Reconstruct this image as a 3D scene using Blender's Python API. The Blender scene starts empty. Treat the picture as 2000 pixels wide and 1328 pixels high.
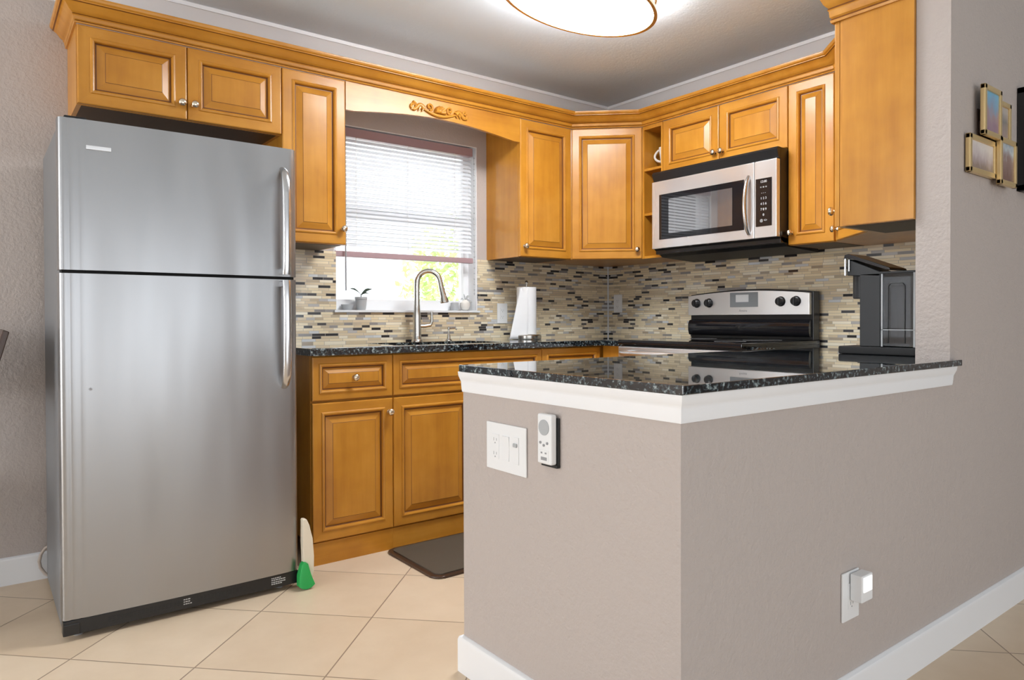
import bpy, bmesh, math, random
from mathutils import Matrix, Vector
S = bpy.context.scene
COL = S.collection
random.seed(7)
PI = math.pi

# ------------------------------------------------------------------ camera
CX, CY, CZ = -3.42342, -3.41699, 1.04732
yaw, pit, rol = (math.radians(a) for a in (37.2904, 0.61292, -0.17527))
F0 = Vector((math.sin(yaw), math.cos(yaw), 0)); R0 = Vector((math.cos(yaw), -math.sin(yaw), 0)); Z = Vector((0, 0, 1))
Fw = F0*math.cos(pit) - Z*math.sin(pit); Up = Z*math.cos(pit) + F0*math.sin(pit)
R2 = R0*math.cos(rol) + Up*math.sin(rol); U2 = Up*math.cos(rol) - R0*math.sin(rol)
cd = bpy.data.cameras.new('camera'); cam = bpy.data.objects.new('camera', cd); COL.objects.link(cam)
cam.matrix_world = Matrix(((R2.x, U2.x, -Fw.x, CX), (R2.y, U2.y, -Fw.y, CY), (R2.z, U2.z, -Fw.z, CZ), (0, 0, 0, 1)))
cd.sensor_width = 36; cd.lens = 1377.15/2000*36; cd.shift_y = (635.738-664)/2000; cd.clip_start = .02
S.camera = cam

# ------------------------------------------------------------------ light, exposure
W = bpy.data.worlds.new('sky'); S.world = W; W.use_nodes = True
bg = W.node_tree.nodes['Background']; bg.inputs[0].default_value = (.86, .93, 1, 1); bg.inputs[1].default_value = 2.8
def area(name, loc, target, sx, sy, power, color):
    l = bpy.data.lights.new(name, 'AREA'); l.shape = 'RECTANGLE'; l.size = sx; l.size_y = sy; l.energy = power; l.color = color
    o = bpy.data.objects.new(name, l); COL.objects.link(o); o.location = loc
    o.rotation_euler = (Vector(target)-Vector(loc)).to_track_quat('-Z', 'Y').to_euler(); return o
area('patio_daylight', (-6.9, -.75, 1.25), (-2.3, -.95, 1.2), 1.9, 2.0, 96, (.95, .98, 1))
area('rear_window_daylight', (-2.2, -6.9, 1.0), (-2.0, -1, 1.0), 5.6, 1.95, 76, (.86, .93, 1))
area('dining_window_daylight', (-6.9, -4.6, 1.5), (0, -2.6, 1.2), 1.8, 1.4, 40, (.90, .95, 1))
sun = bpy.data.lights.new('sun', 'SUN'); sun.energy = 7; sun.angle = .02; sun.color = (1, .97, .9)
so = bpy.data.objects.new('sun', sun); COL.objects.link(so); so.rotation_euler = (math.radians(42), 0, math.radians(-25))
S.view_settings.view_transform = 'Standard'; S.view_settings.look = 'None'
S.view_settings.exposure = 0.12; S.view_settings.gamma = 1.0; S.view_settings.use_curve_mapping = False

# ------------------------------------------------------------------ materials
def mat(name, rgb=(.5, .5, .5), rough=.5, metal=0, spec=.5, **kw):
    m = bpy.data.materials.new(name); m.use_nodes = True
    b = m.node_tree.nodes['Principled BSDF']
    b.inputs['Base Color'].default_value = (*rgb, 1); b.inputs['Roughness'].default_value = rough
    b.inputs['Metallic'].default_value = metal; b.inputs['Specular IOR Level'].default_value = spec
    for k, v in kw.items(): b.inputs[k.replace('_', ' ')].default_value = v
    return m
def N(m, t, **kw):
    n = m.node_tree.nodes.new(t)
    for k, v in kw.items():
        if k.startswith('i_'): n.inputs[k[2:].replace('_', ' ')].default_value = v
        elif k[0] == 'I' and k[1:].isdigit(): n.inputs[int(k[1:])].default_value = v
        else: setattr(n, k, v)
    return n
def L(m, a, b): m.node_tree.links.new(a, b)
def P(m): return m.node_tree.nodes['Principled BSDF']
def ramp(m, fac, stops, interp='LINEAR'):
    r = N(m, 'ShaderNodeValToRGB'); r.color_ramp.interpolation = interp
    e = r.color_ramp.elements
    while len(e) < len(stops): e.new(.5)
    for q, (p, c) in zip(e, stops): q.position = p; q.color = (*c, 1)
    L(m, fac, r.inputs[0]); return r.outputs[0]
def coords(m, scale=(1, 1, 1), kind='Object'):
    t = N(m, 'ShaderNodeTexCoord'); mp = N(m, 'ShaderNodeMapping'); mp.inputs['Scale'].default_value = scale
    L(m, t.outputs[kind], mp.inputs[0]); return mp.outputs[0]
def bump(m, h, strength, dist=.002):
    b = N(m, 'ShaderNodeBump'); b.inputs['Strength'].default_value = strength; b.inputs['Distance'].default_value = dist
    L(m, h, b.inputs['Height']); L(m, b.outputs[0], P(m).inputs['Normal']); return b
def noise(m, vec, scale, detail=3, rough=.5):
    n = N(m, 'ShaderNodeTexNoise'); n.inputs['Scale'].default_value = scale; n.inputs['Detail'].default_value = detail
    n.inputs['Roughness'].default_value = rough; L(m, vec, n.inputs['Vector']); return n.outputs[0]

def plaster(name, rgb, amt=.35):
    m = mat(name, rgb, .55, spec=.35); v = coords(m)
    h = noise(m, v, 95, 3, .6); h2 = noise(m, v, 38, 2)
    a = N(m, 'ShaderNodeMath', operation='ADD'); L(m, h, a.inputs[0]); L(m, h2, a.inputs[1])
    bump(m, a.outputs[0], amt, .004); return m
M = {}
M['wall'] = plaster('taupe_wall_paint', (.49, .428, .395), .6)
M['ceil'] = plaster('ceiling_paint', (.81, .90, .985), .25)
M['white'] = mat('white_trim_paint', (.86, .86, .87), .35)
M['whitepl'] = mat('white_plastic', (.82, .82, .82), .3)
M['sill'] = mat('white_marble', (.72, .74, .76), .25)
M['black'] = mat('black_plastic', (.012, .012, .013), .28)
M['matte_black'] = mat('matte_black', (.014, .014, .015), .5, spec=.3)
M['dark'] = mat('dark_gap', (.008, .007, .006), .8)
M['bglass'] = mat('black_glass', (.01, .01, .012), .04)
M['chrome'] = mat('brushed_nickel', (.62, .60, .56), .22, 1)
M['brass'] = mat('champagne_brass', (.72, .55, .33), .25, 1)
M['knob'] = mat('satin_nickel_knob', (.80, .70, .56), .2, 1)
M['grey'] = mat('grey_print', (.30, .30, .31), .5)
M['print'] = mat('white_print', (.6, .6, .6), .5)
M['smoke'] = mat('coffee_maker_graphite', (.022, .023, .025), .42, spec=.35)
M['cream'] = mat('cream_plastic', (.80, .72, .58), .4)
M['greenb'] = mat('green_bristle', (.02, .42, .09), .4)
M['leaf'] = mat('dark_green_leaf', (.05, .07, .05), .4)
M['pot'] = mat('grey_clay_pot', (.42, .43, .44), .6)
M['mug'] = mat('white_ceramic', (.80, .77, .72), .2)
M['paper'] = mat('paper_towel_paper', (.82, .82, .83), .9)
M['mauve'] = mat('mauve_blind_rail', (.40, .27, .29), .4)
M['gold'] = mat('gold_frame', (.75, .56, .28), .3, .6)
M['walnut'] = mat('dark_walnut', (.055, .028, .018), .35)
M['cordm'] = mat('beige_cord', (.50, .42, .36), .5)
M['stucco'] = plaster('white_stucco', (.8, .8, .78), .4)
M['screen'] = mat('grey_lcd', (.20, .21, .22), .15)
M['glaze'] = mat('dark_glaze', (.17, .056, .009), .4)
M['mwscreen'] = mat('microwave_screen', (.10, .10, .105), .03, IOR=3.3)

def wood(name, horiz=False, tint=1.0):
    m = mat(name, (.5, .25, .05), .30, spec=.4); P(m).inputs['Coat Weight'].default_value = .12; P(m).inputs['Coat Roughness'].default_value = .12
    sc = (1.2, 14, 14) if horiz else (14, 14, 1.2)
    t = N(m, 'ShaderNodeTexCoord'); oi = N(m, 'ShaderNodeObjectInfo')
    va = N(m, 'ShaderNodeVectorMath', operation='ADD'); L(m, t.outputs['Object'], va.inputs[0])
    mul = N(m, 'ShaderNodeMath', operation='MULTIPLY', I1=37.0); L(m, oi.outputs['Random'], mul.inputs[0]); L(m, mul.outputs[0], va.inputs[1])
    mp = N(m, 'ShaderNodeMapping'); mp.inputs['Scale'].default_value = sc; L(m, va.outputs[0], mp.inputs[0])
    n1 = noise(m, mp.outputs[0], 1.6, 5, .6)
    n2 = noise(m, va.outputs[0], 5.5, 3, .55)
    mx = N(m, 'ShaderNodeMix'); mx.inputs[0].default_value = .55; L(m, n1, mx.inputs[2]); L(m, n2, mx.inputs[3])
    c = ramp(m, mx.outputs[0], [(.28, (.40*tint, .150*tint, .014*tint)), (.5, (.53*tint, .225*tint, .024*tint)), (.72, (.64*tint, .295*tint, .042*tint))])
    L(m, c, P(m).inputs['Base Color'])
    bump(m, n1, .06, .001); return m
M['wv'] = wood('maple_vertical_grain'); M['wh'] = wood('maple_horizontal_grain', True)
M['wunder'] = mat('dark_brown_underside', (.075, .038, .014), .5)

def steel(name, base=.52, rough=.30, vert=True):
    m = mat(name, (base, base, base*1.01), rough, 1)
    v = coords(m, (400, 400, 3) if vert else (3, 3, 400)); h = noise(m, v, 1.0, 2)
    bump(m, h, .05, .0006)
    n = noise(m, coords(m, (6, 6, .7)), 1.0, 2)
    if vert:
        b1 = [x for x in m.node_tree.nodes if x.bl_idname == 'ShaderNodeBump'][0]; b0 = N(m, 'ShaderNodeBump'); b0.inputs['Strength'].default_value = .6; b0.inputs['Distance'].default_value = .012
        L(m, noise(m, coords(m, (7, 7, .9)), 1.0, 1), b0.inputs['Height']); L(m, b0.outputs[0], b1.inputs['Normal'])
    r = N(m, 'ShaderNodeMapRange', I1=.3, I2=.7, I3=rough-.05, I4=rough+.06); L(m, n, r.inputs[0]); L(m, r.outputs[0], P(m).inputs['Roughness'])
    P(m).inputs['Anisotropic'].default_value = .4
    return m
M['steel'] = steel('brushed_stainless', .365, .33); M['steel2'] = steel('bright_stainless', .80, .36, False); M['steel3'] = steel('polished_stainless', .74, .24, False); P(M['steel3']).inputs['Metallic'].default_value = .72
M['handle'] = mat('handle_stainless', (.62, .62, .63), .22, 1)
M['side'] = mat('grey_textured_side', (.19, .193, .20), .45, .2)

def granite():
    m = mat('black_granite', (.01, .01, .012), .04, spec=.6, Coat_Weight=1.0, Coat_Roughness=.01, Coat_IOR=1.45); v = coords(m)
    n = noise(m, v, 75, 4, .65); c1 = ramp(m, n, [(.48, (.006, .007, .009)), (.57, (.05, .07, .08)), (.66, (.34, .40, .40))])
    w = N(m, 'ShaderNodeTexVoronoi'); w.inputs['Scale'].default_value = 110; L(m, v, w.inputs['Vector'])
    c2 = ramp(m, w.outputs['Distance'], [(.10, (.16, .2, .22)), (.22, (0, 0, 0))])
    a = N(m, 'ShaderNodeMix', data_type='RGBA', blend_type='ADD'); a.inputs[0].default_value = .6
    L(m, c1, a.inputs[6]); L(m, c2, a.inputs[7]); L(m, a.outputs[2], P(m).inputs['Base Color']); return m
M['granite'] = granite()

def floor_mat():
    m = mat('beige_floor_tile', (.6, .45, .3), .38, spec=.4)
    t = N(m, 'ShaderNodeTexCoord'); sp = N(m, 'ShaderNodeSeparateXYZ'); L(m, t.outputs['Object'], sp.inputs[0])
    def ax(op, off):
        a = N(m, 'ShaderNodeMath', operation=op); L(m, sp.outputs[0], a.inputs[0]); L(m, sp.outputs[1], a.inputs[1])
        b = N(m, 'ShaderNodeMath', operation='SUBTRACT', I1=off); L(m, a.outputs[0], b.inputs[0])
        c = N(m, 'ShaderNodeMath', operation='DIVIDE', I1=.5818); L(m, b.outputs[0], c.inputs[0]); return c.outputs[0]
    A = ax('SUBTRACT', -1.165); B = ax('ADD', -3.488)
    def edge(x):
        f = N(m, 'ShaderNodeMath', operation='FRACT'); L(m, x, f.inputs[0])
        s = N(m, 'ShaderNodeMath', operation='SUBTRACT', I1=.5); L(m, f.outputs[0], s.inputs[0])
        a = N(m, 'ShaderNodeMath', operation='ABSOLUTE'); L(m, s.outputs[0], a.inputs[0]); return a.outputs[0]
    mxx = N(m, 'ShaderNodeMath', operation='MAXIMUM'); L(m, edge(A), mxx.inputs[0]); L(m, edge(B), mxx.inputs[1])
    g = N(m, 'ShaderNodeMapRange', I1=.4935, I2=.4965); L(m, mxx.outputs[0], g.inputs[0])
    fl = []
    for x in (A, B):
        f = N(m, 'ShaderNodeMath', operation='FLOOR'); L(m, x, f.inputs[0]); fl.append(f.outputs[0])
    cb = N(m, 'ShaderNodeCombineXYZ'); L(m, fl[0], cb.inputs[0]); L(m, fl[1], cb.inputs[1])
    wn = N(m, 'ShaderNodeTexWhiteNoise'); L(m, cb.outputs[0], wn.inputs['Vector'])
    n = noise(m, t.outputs['Object'], 5, 5, .6)
    mm = N(m, 'ShaderNodeMix'); mm.inputs[0].default_value = .35; L(m, n, mm.inputs[2]); L(m, wn.outputs[0], mm.inputs[3])
    c = ramp(m, mm.outputs[0], [(.25, (.64, .49, .34)), (.75, (.76, .61, .45))])
    mx = N(m, 'ShaderNodeMix', data_type='RGBA'); L(m, g.outputs[0], mx.inputs[0]); L(m, c, mx.inputs[6]); mx.inputs[7].default_value = (.30, .21, .14, 1)
    L(m, mx.outputs[2], P(m).inputs['Base Color'])
    inv = N(m, 'ShaderNodeMath', operation='SUBTRACT', I0=1.0); L(m, g.outputs[0], inv.inputs[1]); bump(m, inv.outputs[0], .5, .002)
    return m
M['floor'] = floor_mat()

def mosaic(name, axis):
    m = mat(name, (.5, .4, .3), .25, spec=.8)
    t = N(m, 'ShaderNodeTexCoord'); sp = N(m, 'ShaderNodeSeparateXYZ'); L(m, t.outputs['Object'], sp.inputs[0])
    def MM(op, a, b=None):
        n = N(m, 'ShaderNodeMath', operation=op)
        for i, x in enumerate((a, b)):
            if x is None: continue
            if isinstance(x, (int, float)): n.inputs[i].default_value = x
            else: L(m, x, n.inputs[i])
        return n.outputs[0]
    u = sp.outputs[axis]; rz = MM('DIVIDE', sp.outputs[2], .0135); row = MM('FLOOR', rz)
    w1 = N(m, 'ShaderNodeTexWhiteNoise', noise_dimensions='1D'); L(m, row, w1.inputs['W'])
    ux = MM('ADD', MM('MULTIPLY', u, MM('ADD', 6.5, MM('MULTIPLY', w1.outputs[0], 5.0))), MM('MULTIPLY', w1.outputs[0], 91.0))
    c1 = MM('FLOOR', ux); cb = N(m, 'ShaderNodeCombineXYZ'); L(m, c1, cb.inputs[0]); L(m, row, cb.inputs[1])
    wa = N(m, 'ShaderNodeTexWhiteNoise'); L(m, cb.outputs[0], wa.inputs['Vector'])
    split = MM('GREATER_THAN', wa.outputs[0], .45)
    mul = MM('ADD', 1.0, split); us = MM('MULTIPLY', ux, mul); c2 = MM('FLOOR', us)
    cb2 = N(m, 'ShaderNodeCombineXYZ'); L(m, c2, cb2.inputs[0]); L(m, row, cb2.inputs[1]); L(m, split, cb2.inputs[2])
    wb = N(m, 'ShaderNodeTexWhiteNoise'); L(m, cb2.outputs[0], wb.inputs['Vector'])
    col = ramp(m, wb.outputs[0], [(0, (.78, .66, .45)), (.24, (.64, .52, .35)), (.40, (.82, .74, .58)), (.52, (.46, .44, .42)), (.60, (.50, .41, .29)), (.70, (.27, .25, .24)), (.77, (.035, .033, .034)), (.90, (.36, .29, .21)), (.94, (.60, .61, .62))], 'CONSTANT')
    fz = MM('ABSOLUTE', MM('SUBTRACT', MM('FRACT', rz), .5)); fu = MM('ABSOLUTE', MM('SUBTRACT', MM('FRACT', us), .5))
    gz = MM('GREATER_THAN', fz, .445); gu = MM('GREATER_THAN', fu, .487); g = MM('MAXIMUM', gz, gu)
    mx = N(m, 'ShaderNodeMix', data_type='RGBA'); L(m, g, mx.inputs[0]); L(m, col, mx.inputs[6]); mx.inputs[7].default_value = (.42, .38, .32, 1)
    L(m, mx.outputs[2], P(m).inputs['Base Color'])
    ro = ramp(m, wb.outputs['Color'], [(0, (.09, .09, .09)), (.65, (.30, .30, .30))], 'CONSTANT')
    L(m, ro, P(m).inputs['Roughness'])
    bump(m, MM('SUBTRACT', 1.0, g), .35, .0015)
    return m
M['tile_x'] = mosaic('strip_mosaic_back', 0); M['tile_y'] = mosaic('strip_mosaic_right', 1)

def emis(name, rgb, s):
    m = mat(name, rgb, .5); P(m).inputs['Emission Color'].default_value = (*rgb, 1); P(m).inputs['Emission Strength'].default_value = s; return m
M['lamp'] = emis('lit_acrylic_diffuser', (.92, .965, 1), 36.0)
M['lamp_side'] = emis('glowing_shade_side', (.97, .98, 1), 24.0)
M['night'] = emis('lit_night_light', (1, 1, 1), .55)
def glass(name, tint=(1, 1, 1), fac=.10):
    m = bpy.data.materials.new(name); m.use_nodes = True; nt = m.node_tree; nt.nodes.clear()
    o = nt.nodes.new('ShaderNodeOutputMaterial'); tr = nt.nodes.new('ShaderNodeBsdfTransparent'); tr.inputs[0].default_value = (*tint, 1)
    g = nt.nodes.new('ShaderNodeBsdfGlossy'); g.inputs['Roughness'].default_value = .02
    fr = nt.nodes.new('ShaderNodeFresnel'); mi = nt.nodes.new('ShaderNodeMixShader')
    nt.links.new(fr.outputs[0], mi.inputs[0]); nt.links.new(tr.outputs[0], mi.inputs[1]); nt.links.new(g.outputs[0], mi.inputs[2]); nt.links.new(mi.outputs[0], o.inputs[0]); return m
M['glass'] = glass('window_glass'); M['tank'] = glass('smoky_clear_plastic', (.62, .64, .66))
def translucent(name, rgb):
    m = bpy.data.materials.new(name); m.use_nodes = True; nt = m.node_tree; nt.nodes.clear()
    o = nt.nodes.new('ShaderNodeOutputMaterial'); d = nt.nodes.new('ShaderNodeBsdfDiffuse'); d.inputs[0].default_value = (*rgb, 1)
    t = nt.nodes.new('ShaderNodeBsdfTranslucent'); t.inputs[0].default_value = (*rgb, 1); mi = nt.nodes.new('ShaderNodeMixShader'); mi.inputs[0].default_value = .45
    nt.links.new(d.outputs[0], mi.inputs[1]); nt.links.new(t.outputs[0], mi.inputs[2]); nt.links.new(mi.outputs[0], o.inputs[0]); return m
M['slat'] = translucent('white_blind_slat', (.84, .85, .87))
M['foliage'] = translucent('pale_green_foliage', (.50, .60, .27))
def rubber():
    m = mat('brown_woven_mat', (.085, .066, .045), .75); v = coords(m); c = N(m, 'ShaderNodeTexChecker'); c.inputs['Scale'].default_value = 160; L(m, v, c.inputs[0])
    bump(m, c.outputs[1], .4, .001); return m
M['mat'] = rubber()
def photo(name, seed, stops):
    m = mat(name, (.4, .3, .3), .25); v = coords(m, (14, 14, 9)); t = N(m, 'ShaderNodeTexCoord'); sp = N(m, 'ShaderNodeSeparateXYZ'); L(m, t.outputs['Generated'], sp.inputs[0])
    n = N(m, 'ShaderNodeTexNoise', noise_dimensions='4D'); n.inputs['W'].default_value = seed; n.inputs['Scale'].default_value = 2; L(m, v, n.inputs['Vector'])
    mx = N(m, 'ShaderNodeMix'); mx.inputs[0].default_value = .55; L(m, n.outputs[0], mx.inputs[2]); L(m, sp.outputs[2], mx.inputs[3])
    L(m, ramp(m, mx.outputs[0], stops), P(m).inputs['Base Color']); return m
PH = [photo('beach_portrait_print', 1, [(.25, (.30, .18, .25)), (.45, (.36, .26, .28)), (.6, (.22, .35, .5)), (.8, (.16, .42, .62))]),
      photo('grey_portrait_print', 2, [(.3, (.35, .26, .24)), (.5, (.22, .2, .19)), (.75, (.45, .4, .37))]),
      photo('pale_family_print', 5, [(.3, (.30, .22, .18)), (.5, (.55, .46, .46)), (.7, (.72, .66, .62))]),
      photo('dark_portrait_print', 8, [(.3, (.20, .11, .09)), (.55, (.30, .20, .18)), (.7, (.5, .55, .58)), (.85, (.24, .32, .44))])]

# ------------------------------------------------------------------ mesh helpers
class MB:
    def __init__(s): s.bm = bmesh.new()
    def box(s, x0, x1, y0, y1, z0, z1, mi=0, bev=0, seg=2):
        r = bmesh.ops.create_cube(s.bm, size=1); vs = r['verts']
        for v in vs: v.co = Vector(((x0+x1)/2+v.co.x*(x1-x0), (y0+y1)/2+v.co.y*(y1-y0), (z0+z1)/2+v.co.z*(z1-z0)))
        fs = list({f for v in vs for f in v.link_faces})
        for f in fs: f.material_index = mi
        if bev:
            es = list({e for v in vs for e in v.link_edges})
            r = bmesh.ops.bevel(s.bm, geom=es, offset=bev, segments=seg, affect='EDGES', profile=.5, clamp_overlap=True)
            for f in r['faces']: f.material_index = mi
        return s
    def prism(s, pts, axis, a, b, mi=0, bev=0):
        def mk(p, t): return {'x': (t, p[0], p[1]), 'y': (p[0], t, p[1]), 'z': (p[0], p[1], t)}[axis]
        A = [s.bm.verts.new(mk(p, a)) for p in pts]; B = [s.bm.verts.new(mk(p, b)) for p in pts]
        fs = [s.bm.faces.new(A), s.bm.faces.new(B[::-1])]
        n = len(pts)
        for i in range(n): fs.append(s.bm.faces.new((A[i], B[i], B[(i+1) % n], A[(i+1) % n])))
        for f in fs: f.material_index = mi
        if bev:
            es = list({e for f in fs for e in f.edges}); r = bmesh.ops.bevel(s.bm, geom=es, offset=bev, segments=2, affect='EDGES', profile=.5, clamp_overlap=True)
            for f in r['faces']: f.material_index = mi
        return s
    def lathe(s, prof, c=(0, 0, 0), axis='z', seg=24, mi=0, cap=True):
        rings = []
        for r, h in prof:
            ring = []
            for k in range(seg):
                a = 2*PI*k/seg; x, y = r*math.cos(a), r*math.sin(a)
                p = {'z': (x, y, h), 'y': (x, h, y), 'x': (h, x, y)}[axis]
                ring.append(s.bm.verts.new((c[0]+p[0], c[1]+p[1], c[2]+p[2])))
            rings.append(ring)
        for a, b in zip(rings, rings[1:]):
            for k in range(seg):
                f = s.bm.faces.new((a[k], a[(k+1) % seg], b[(k+1) % seg], b[k])); f.material_index = mi
        if cap:
            for ring in (rings[0][::-1], rings[-1]):
                f = s.bm.faces.new(ring); f.material_index = mi
        return s
    def tube(s, path, rad, seg=12, mi=0, flat=1.0, cap=True):
        path = [Vector(p) for p in path]; rad = rad if isinstance(rad, (list, tuple)) else [rad]*len(path)
        t0 = (path[1]-path[0]).normalized(); up = Vector((0, 0, 1)) if abs(t0.z) < .9 else Vector((0, 1, 0))
        nrm = t0.cross(up).normalized(); rings = []
        for i, p in enumerate(path):
            t = (path[min(i+1, len(path)-1)]-path[max(i-1, 0)]).normalized()
            nrm = (nrm - t*nrm.dot(t)).normalized(); bn = t.cross(nrm)
            rings.append([s.bm.verts.new(p+nrm*math.cos(2*PI*k/seg)*rad[i]+bn*math.sin(2*PI*k/seg)*rad[i]*flat) for k in range(seg)])
        for a, b in zip(rings, rings[1:]):
            for k in range(seg):
                f = s.bm.faces.new((a[k], a[(k+1) % seg], b[(k+1) % seg], b[k])); f.material_index = mi
        if cap:
            for ring in (rings[0][::-1], rings[-1]): f = s.bm.faces.new(ring); f.material_index = mi
        return s
    def sweep(s, prof, path, z0=0, mi=0, side=1, mis=None):
        """profile (out, z) swept along an open xy path; out is to the right of travel * side"""
        P_ = [Vector(p) for p in path]; rows = []
        for i, p in enumerate(P_):
            ds = []
            if i > 0: ds.append((P_[i]-P_[i-1]).normalized())
            if i < len(P_)-1: ds.append((P_[i+1]-P_[i]).normalized())
            ns = [Vector((d.y, -d.x))*side for d in ds]
            n = ns[0] if len(ns) == 1 else (ns[0]+ns[1])/(1+ns[0].dot(ns[1]))
            rows.append([s.bm.verts.new((p.x+n.x*o, p.y+n.y*o, z0+z)) for o, z in prof])
        m = len(prof)
        for a, b in zip(rows, rows[1:]):
            for k in range(m):
                f = s.bm.faces.new((a[k], a[(k+1) % m], b[(k+1) % m], b[k])); f.material_index = mis[k] if mis else mi
        for r in (rows[0], rows[-1][::-1]): f = s.bm.faces.new(r); f.material_index = mi
        return s
    def quad(s, pts, mi=0):
        f = s.bm.faces.new([s.bm.verts.new(p) for p in pts]); f.material_index = mi; return s

MW = {}
def build(name, mb, mats, parent=None, world=True, smooth=True, ang=35, loc=None):
    if not isinstance(mats, (list, tuple)): mats = [mats]
    bm = mb.bm if isinstance(mb, MB) else mb
    root = parent
    if world and parent is not None: bm.transform(MW[parent.name].inverted())
    bmesh.ops.recalc_face_normals(bm, faces=bm.faces[:])
    me = bpy.data.meshes.new(name); bm.to_mesh(me); bm.free()
    for x in mats: me.materials.append(M[x] if isinstance(x, str) else x)
    if smooth:
        for p in me.polygons: p.use_smooth = True
        me.set_sharp_from_angle(angle=math.radians(ang))
    o = bpy.data.objects.new(name, me); COL.objects.link(o)
    if smooth: wn_ = o.modifiers.new('wn', 'WEIGHTED_NORMAL'); wn_.keep_sharp = True; wn_.weight = 80
    if parent is not None: o.parent = parent; MW[o.name] = MW[parent.name]
    else: MW[o.name] = Matrix()
    return o
def tag(o, label, cat, group=None, kind=None):
    if label: o['label'] = label
    if cat: o['category'] = cat
    if group: o['group'] = group
    if kind: o['kind'] = kind
    return o
def thing(name, label, cat, loc=(0, 0, 0), rz=0, group=None):
    o = bpy.data.objects.new(name, None); COL.objects.link(o); o.location = loc; o.rotation_euler = (0, 0, rz); o.empty_display_size = .05
    MW[o.name] = Matrix.Translation(loc) @ Matrix.Rotation(rz, 4, 'Z'); return tag(o, label, cat, group)
def struct(name, mb, mats, **k): return tag(build(name, mb, mats, **k), None, None, kind='structure')
def text(name, s, size, mats, parent, wmat, extrude=.0003):
    c = bpy.data.curves.new(name, 'FONT'); c.body = s; c.size = size; c.extrude = extrude; c.align_x = 'CENTER'; c.align_y = 'CENTER'
    t = bpy.data.objects.new(name, c); COL.objects.link(t); bpy.context.view_layer.update()
    me = bpy.data.meshes.new_from_object(t.evaluated_get(bpy.context.evaluated_depsgraph_get())); COL.objects.unlink(t); bpy.data.objects.remove(t)
    me.transform(MW[parent.name].inverted() @ wmat); me.materials.clear(); me.materials.append(M[mats]); me.name = name
    o = bpy.data.objects.new(name, me); COL.objects.link(o); o.parent = parent; MW[o.name] = MW[parent.name]; return o
def facing(loc, nx, ny):
    """matrix: text plane standing upright with outward normal (nx,ny)"""
    n = Vector((nx, ny, 0)).normalized(); up = Vector((0, 0, 1)); r = up.cross(n)
    return Matrix(((r.x, up.x, n.x, loc[0]), (r.y, up.y, n.y, loc[1]), (r.z, up.z, n.z, loc[2]), (0, 0, 0, 1)))

# ------------------------------------------------------------------ setting
CEIL = 2.44; YB = -2.4806; YK = -2.377; XP = -.966; XL = -2.2775; YE = -1.6735
WX0, WX1, WZ0, WZ1 = -1.963, -1.078, 1.091, 2.046
XW, XE_, YR = -7.0, 3.6, -7.0
struct('floor', MB().box(XW, XE_, YR, .15, -.1, 0), 'floor')
struct('ceiling', MB().box(XW-.15, XE_+.15, YR-.15, .15, CEIL, CEIL+.12), 'ceil')
b = MB()
b.box(XW, WX0, 0, .15, 0, CEIL).box(WX1, .15, 0, .15, 0, CEIL).box(WX0, WX1, 0, .15, 0, WZ0-.012).box(WX0, WX1, 0, .15, WZ1, CEIL)
struct('wall_back', b, 'wall')
struct('wall_right', MB().box(0, .15, YK, 0, 0, CEIL), 'wall')
struct('wall_partition', MB().box(XP, XE_, YB, YK, 0, CEIL), 'wall')
struct('wall_peninsula', MB().box(XL, XP, YB, YE, 0, .8905), 'wall')
struct('wall_left', MB().box(XW-.15, XW, YR, .15, 0, CEIL), 'wall')
struct('wall_rear', MB().box(XW-.15, XE_+.15, YR-.15, YR, 0, CEIL), 'wall')
struct('wall_far_right', MB().box(XE_, XE_+.15, YR, YK, 0, CEIL), 'wall')
bbp = [(0, 0), (.014, 0), (.014, .095), (.011, .104), (.004, .108), (0, .108)]
struct('baseboard_back', MB().sweep(bbp, [(XW, 0), (-3.18, 0)]), 'white')
struct('baseboard_peninsula', MB().sweep(bbp, [(XL+.1, YE), (XL, YE), (XL, YB), (XE_, YB)], side=-1) if False else MB().sweep(bbp, [(XL+.1, YE), (XL, YE), (XL, YB), (XE_, YB)], side=1), 'white')
# ceiling crown molding
cp = [(0, 0), (0, -.10), (.010, -.10), (.014, -.088), (.028, -.07), (.050, -.040), (.068, -.022), (.074, -.016), (.080, -.016), (.084, 0)]
struct('trim_1', MB().sweep(cp, [(XW, 0), (0, 0), (0, YK)], CEIL), 'white')
# moulding under the bar top
tp = [(0, 0), (0, -.060), (.004, -.060), (.006, -.052), (.008, -.030), (.012, -.022), (.017, -.012), (.019, 0)]
struct('trim_2', MB().sweep(tp, [(XL, YE), (XL, YB), (XP+.008, YB)], .8905), 'white')
# tiled splashback
t = MB(); T = .008
t.box(-2.45, WX0+.008, -T, 0, .90, 1.39).box(WX1, -T, -T, 0, .90, 1.39).box(WX0+.008, WX1, -T, 0, .90, WZ0-.012)
struct('wall_back_tile', t, 'tile_x')
struct('wall_right_tile', MB().box(-T, 0, YK, -T, .90, 1.86), 'tile_y')
struct('trim_3', MB().tube([(-T-.003, -T-.003, .92), (-T-.003, -T-.003, 1.39)], .005, 8), 'sill')
struct('trim_4', MB().box(-.955, -.94, YK, YK+.004, .912, 1.37), 'grey')
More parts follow.
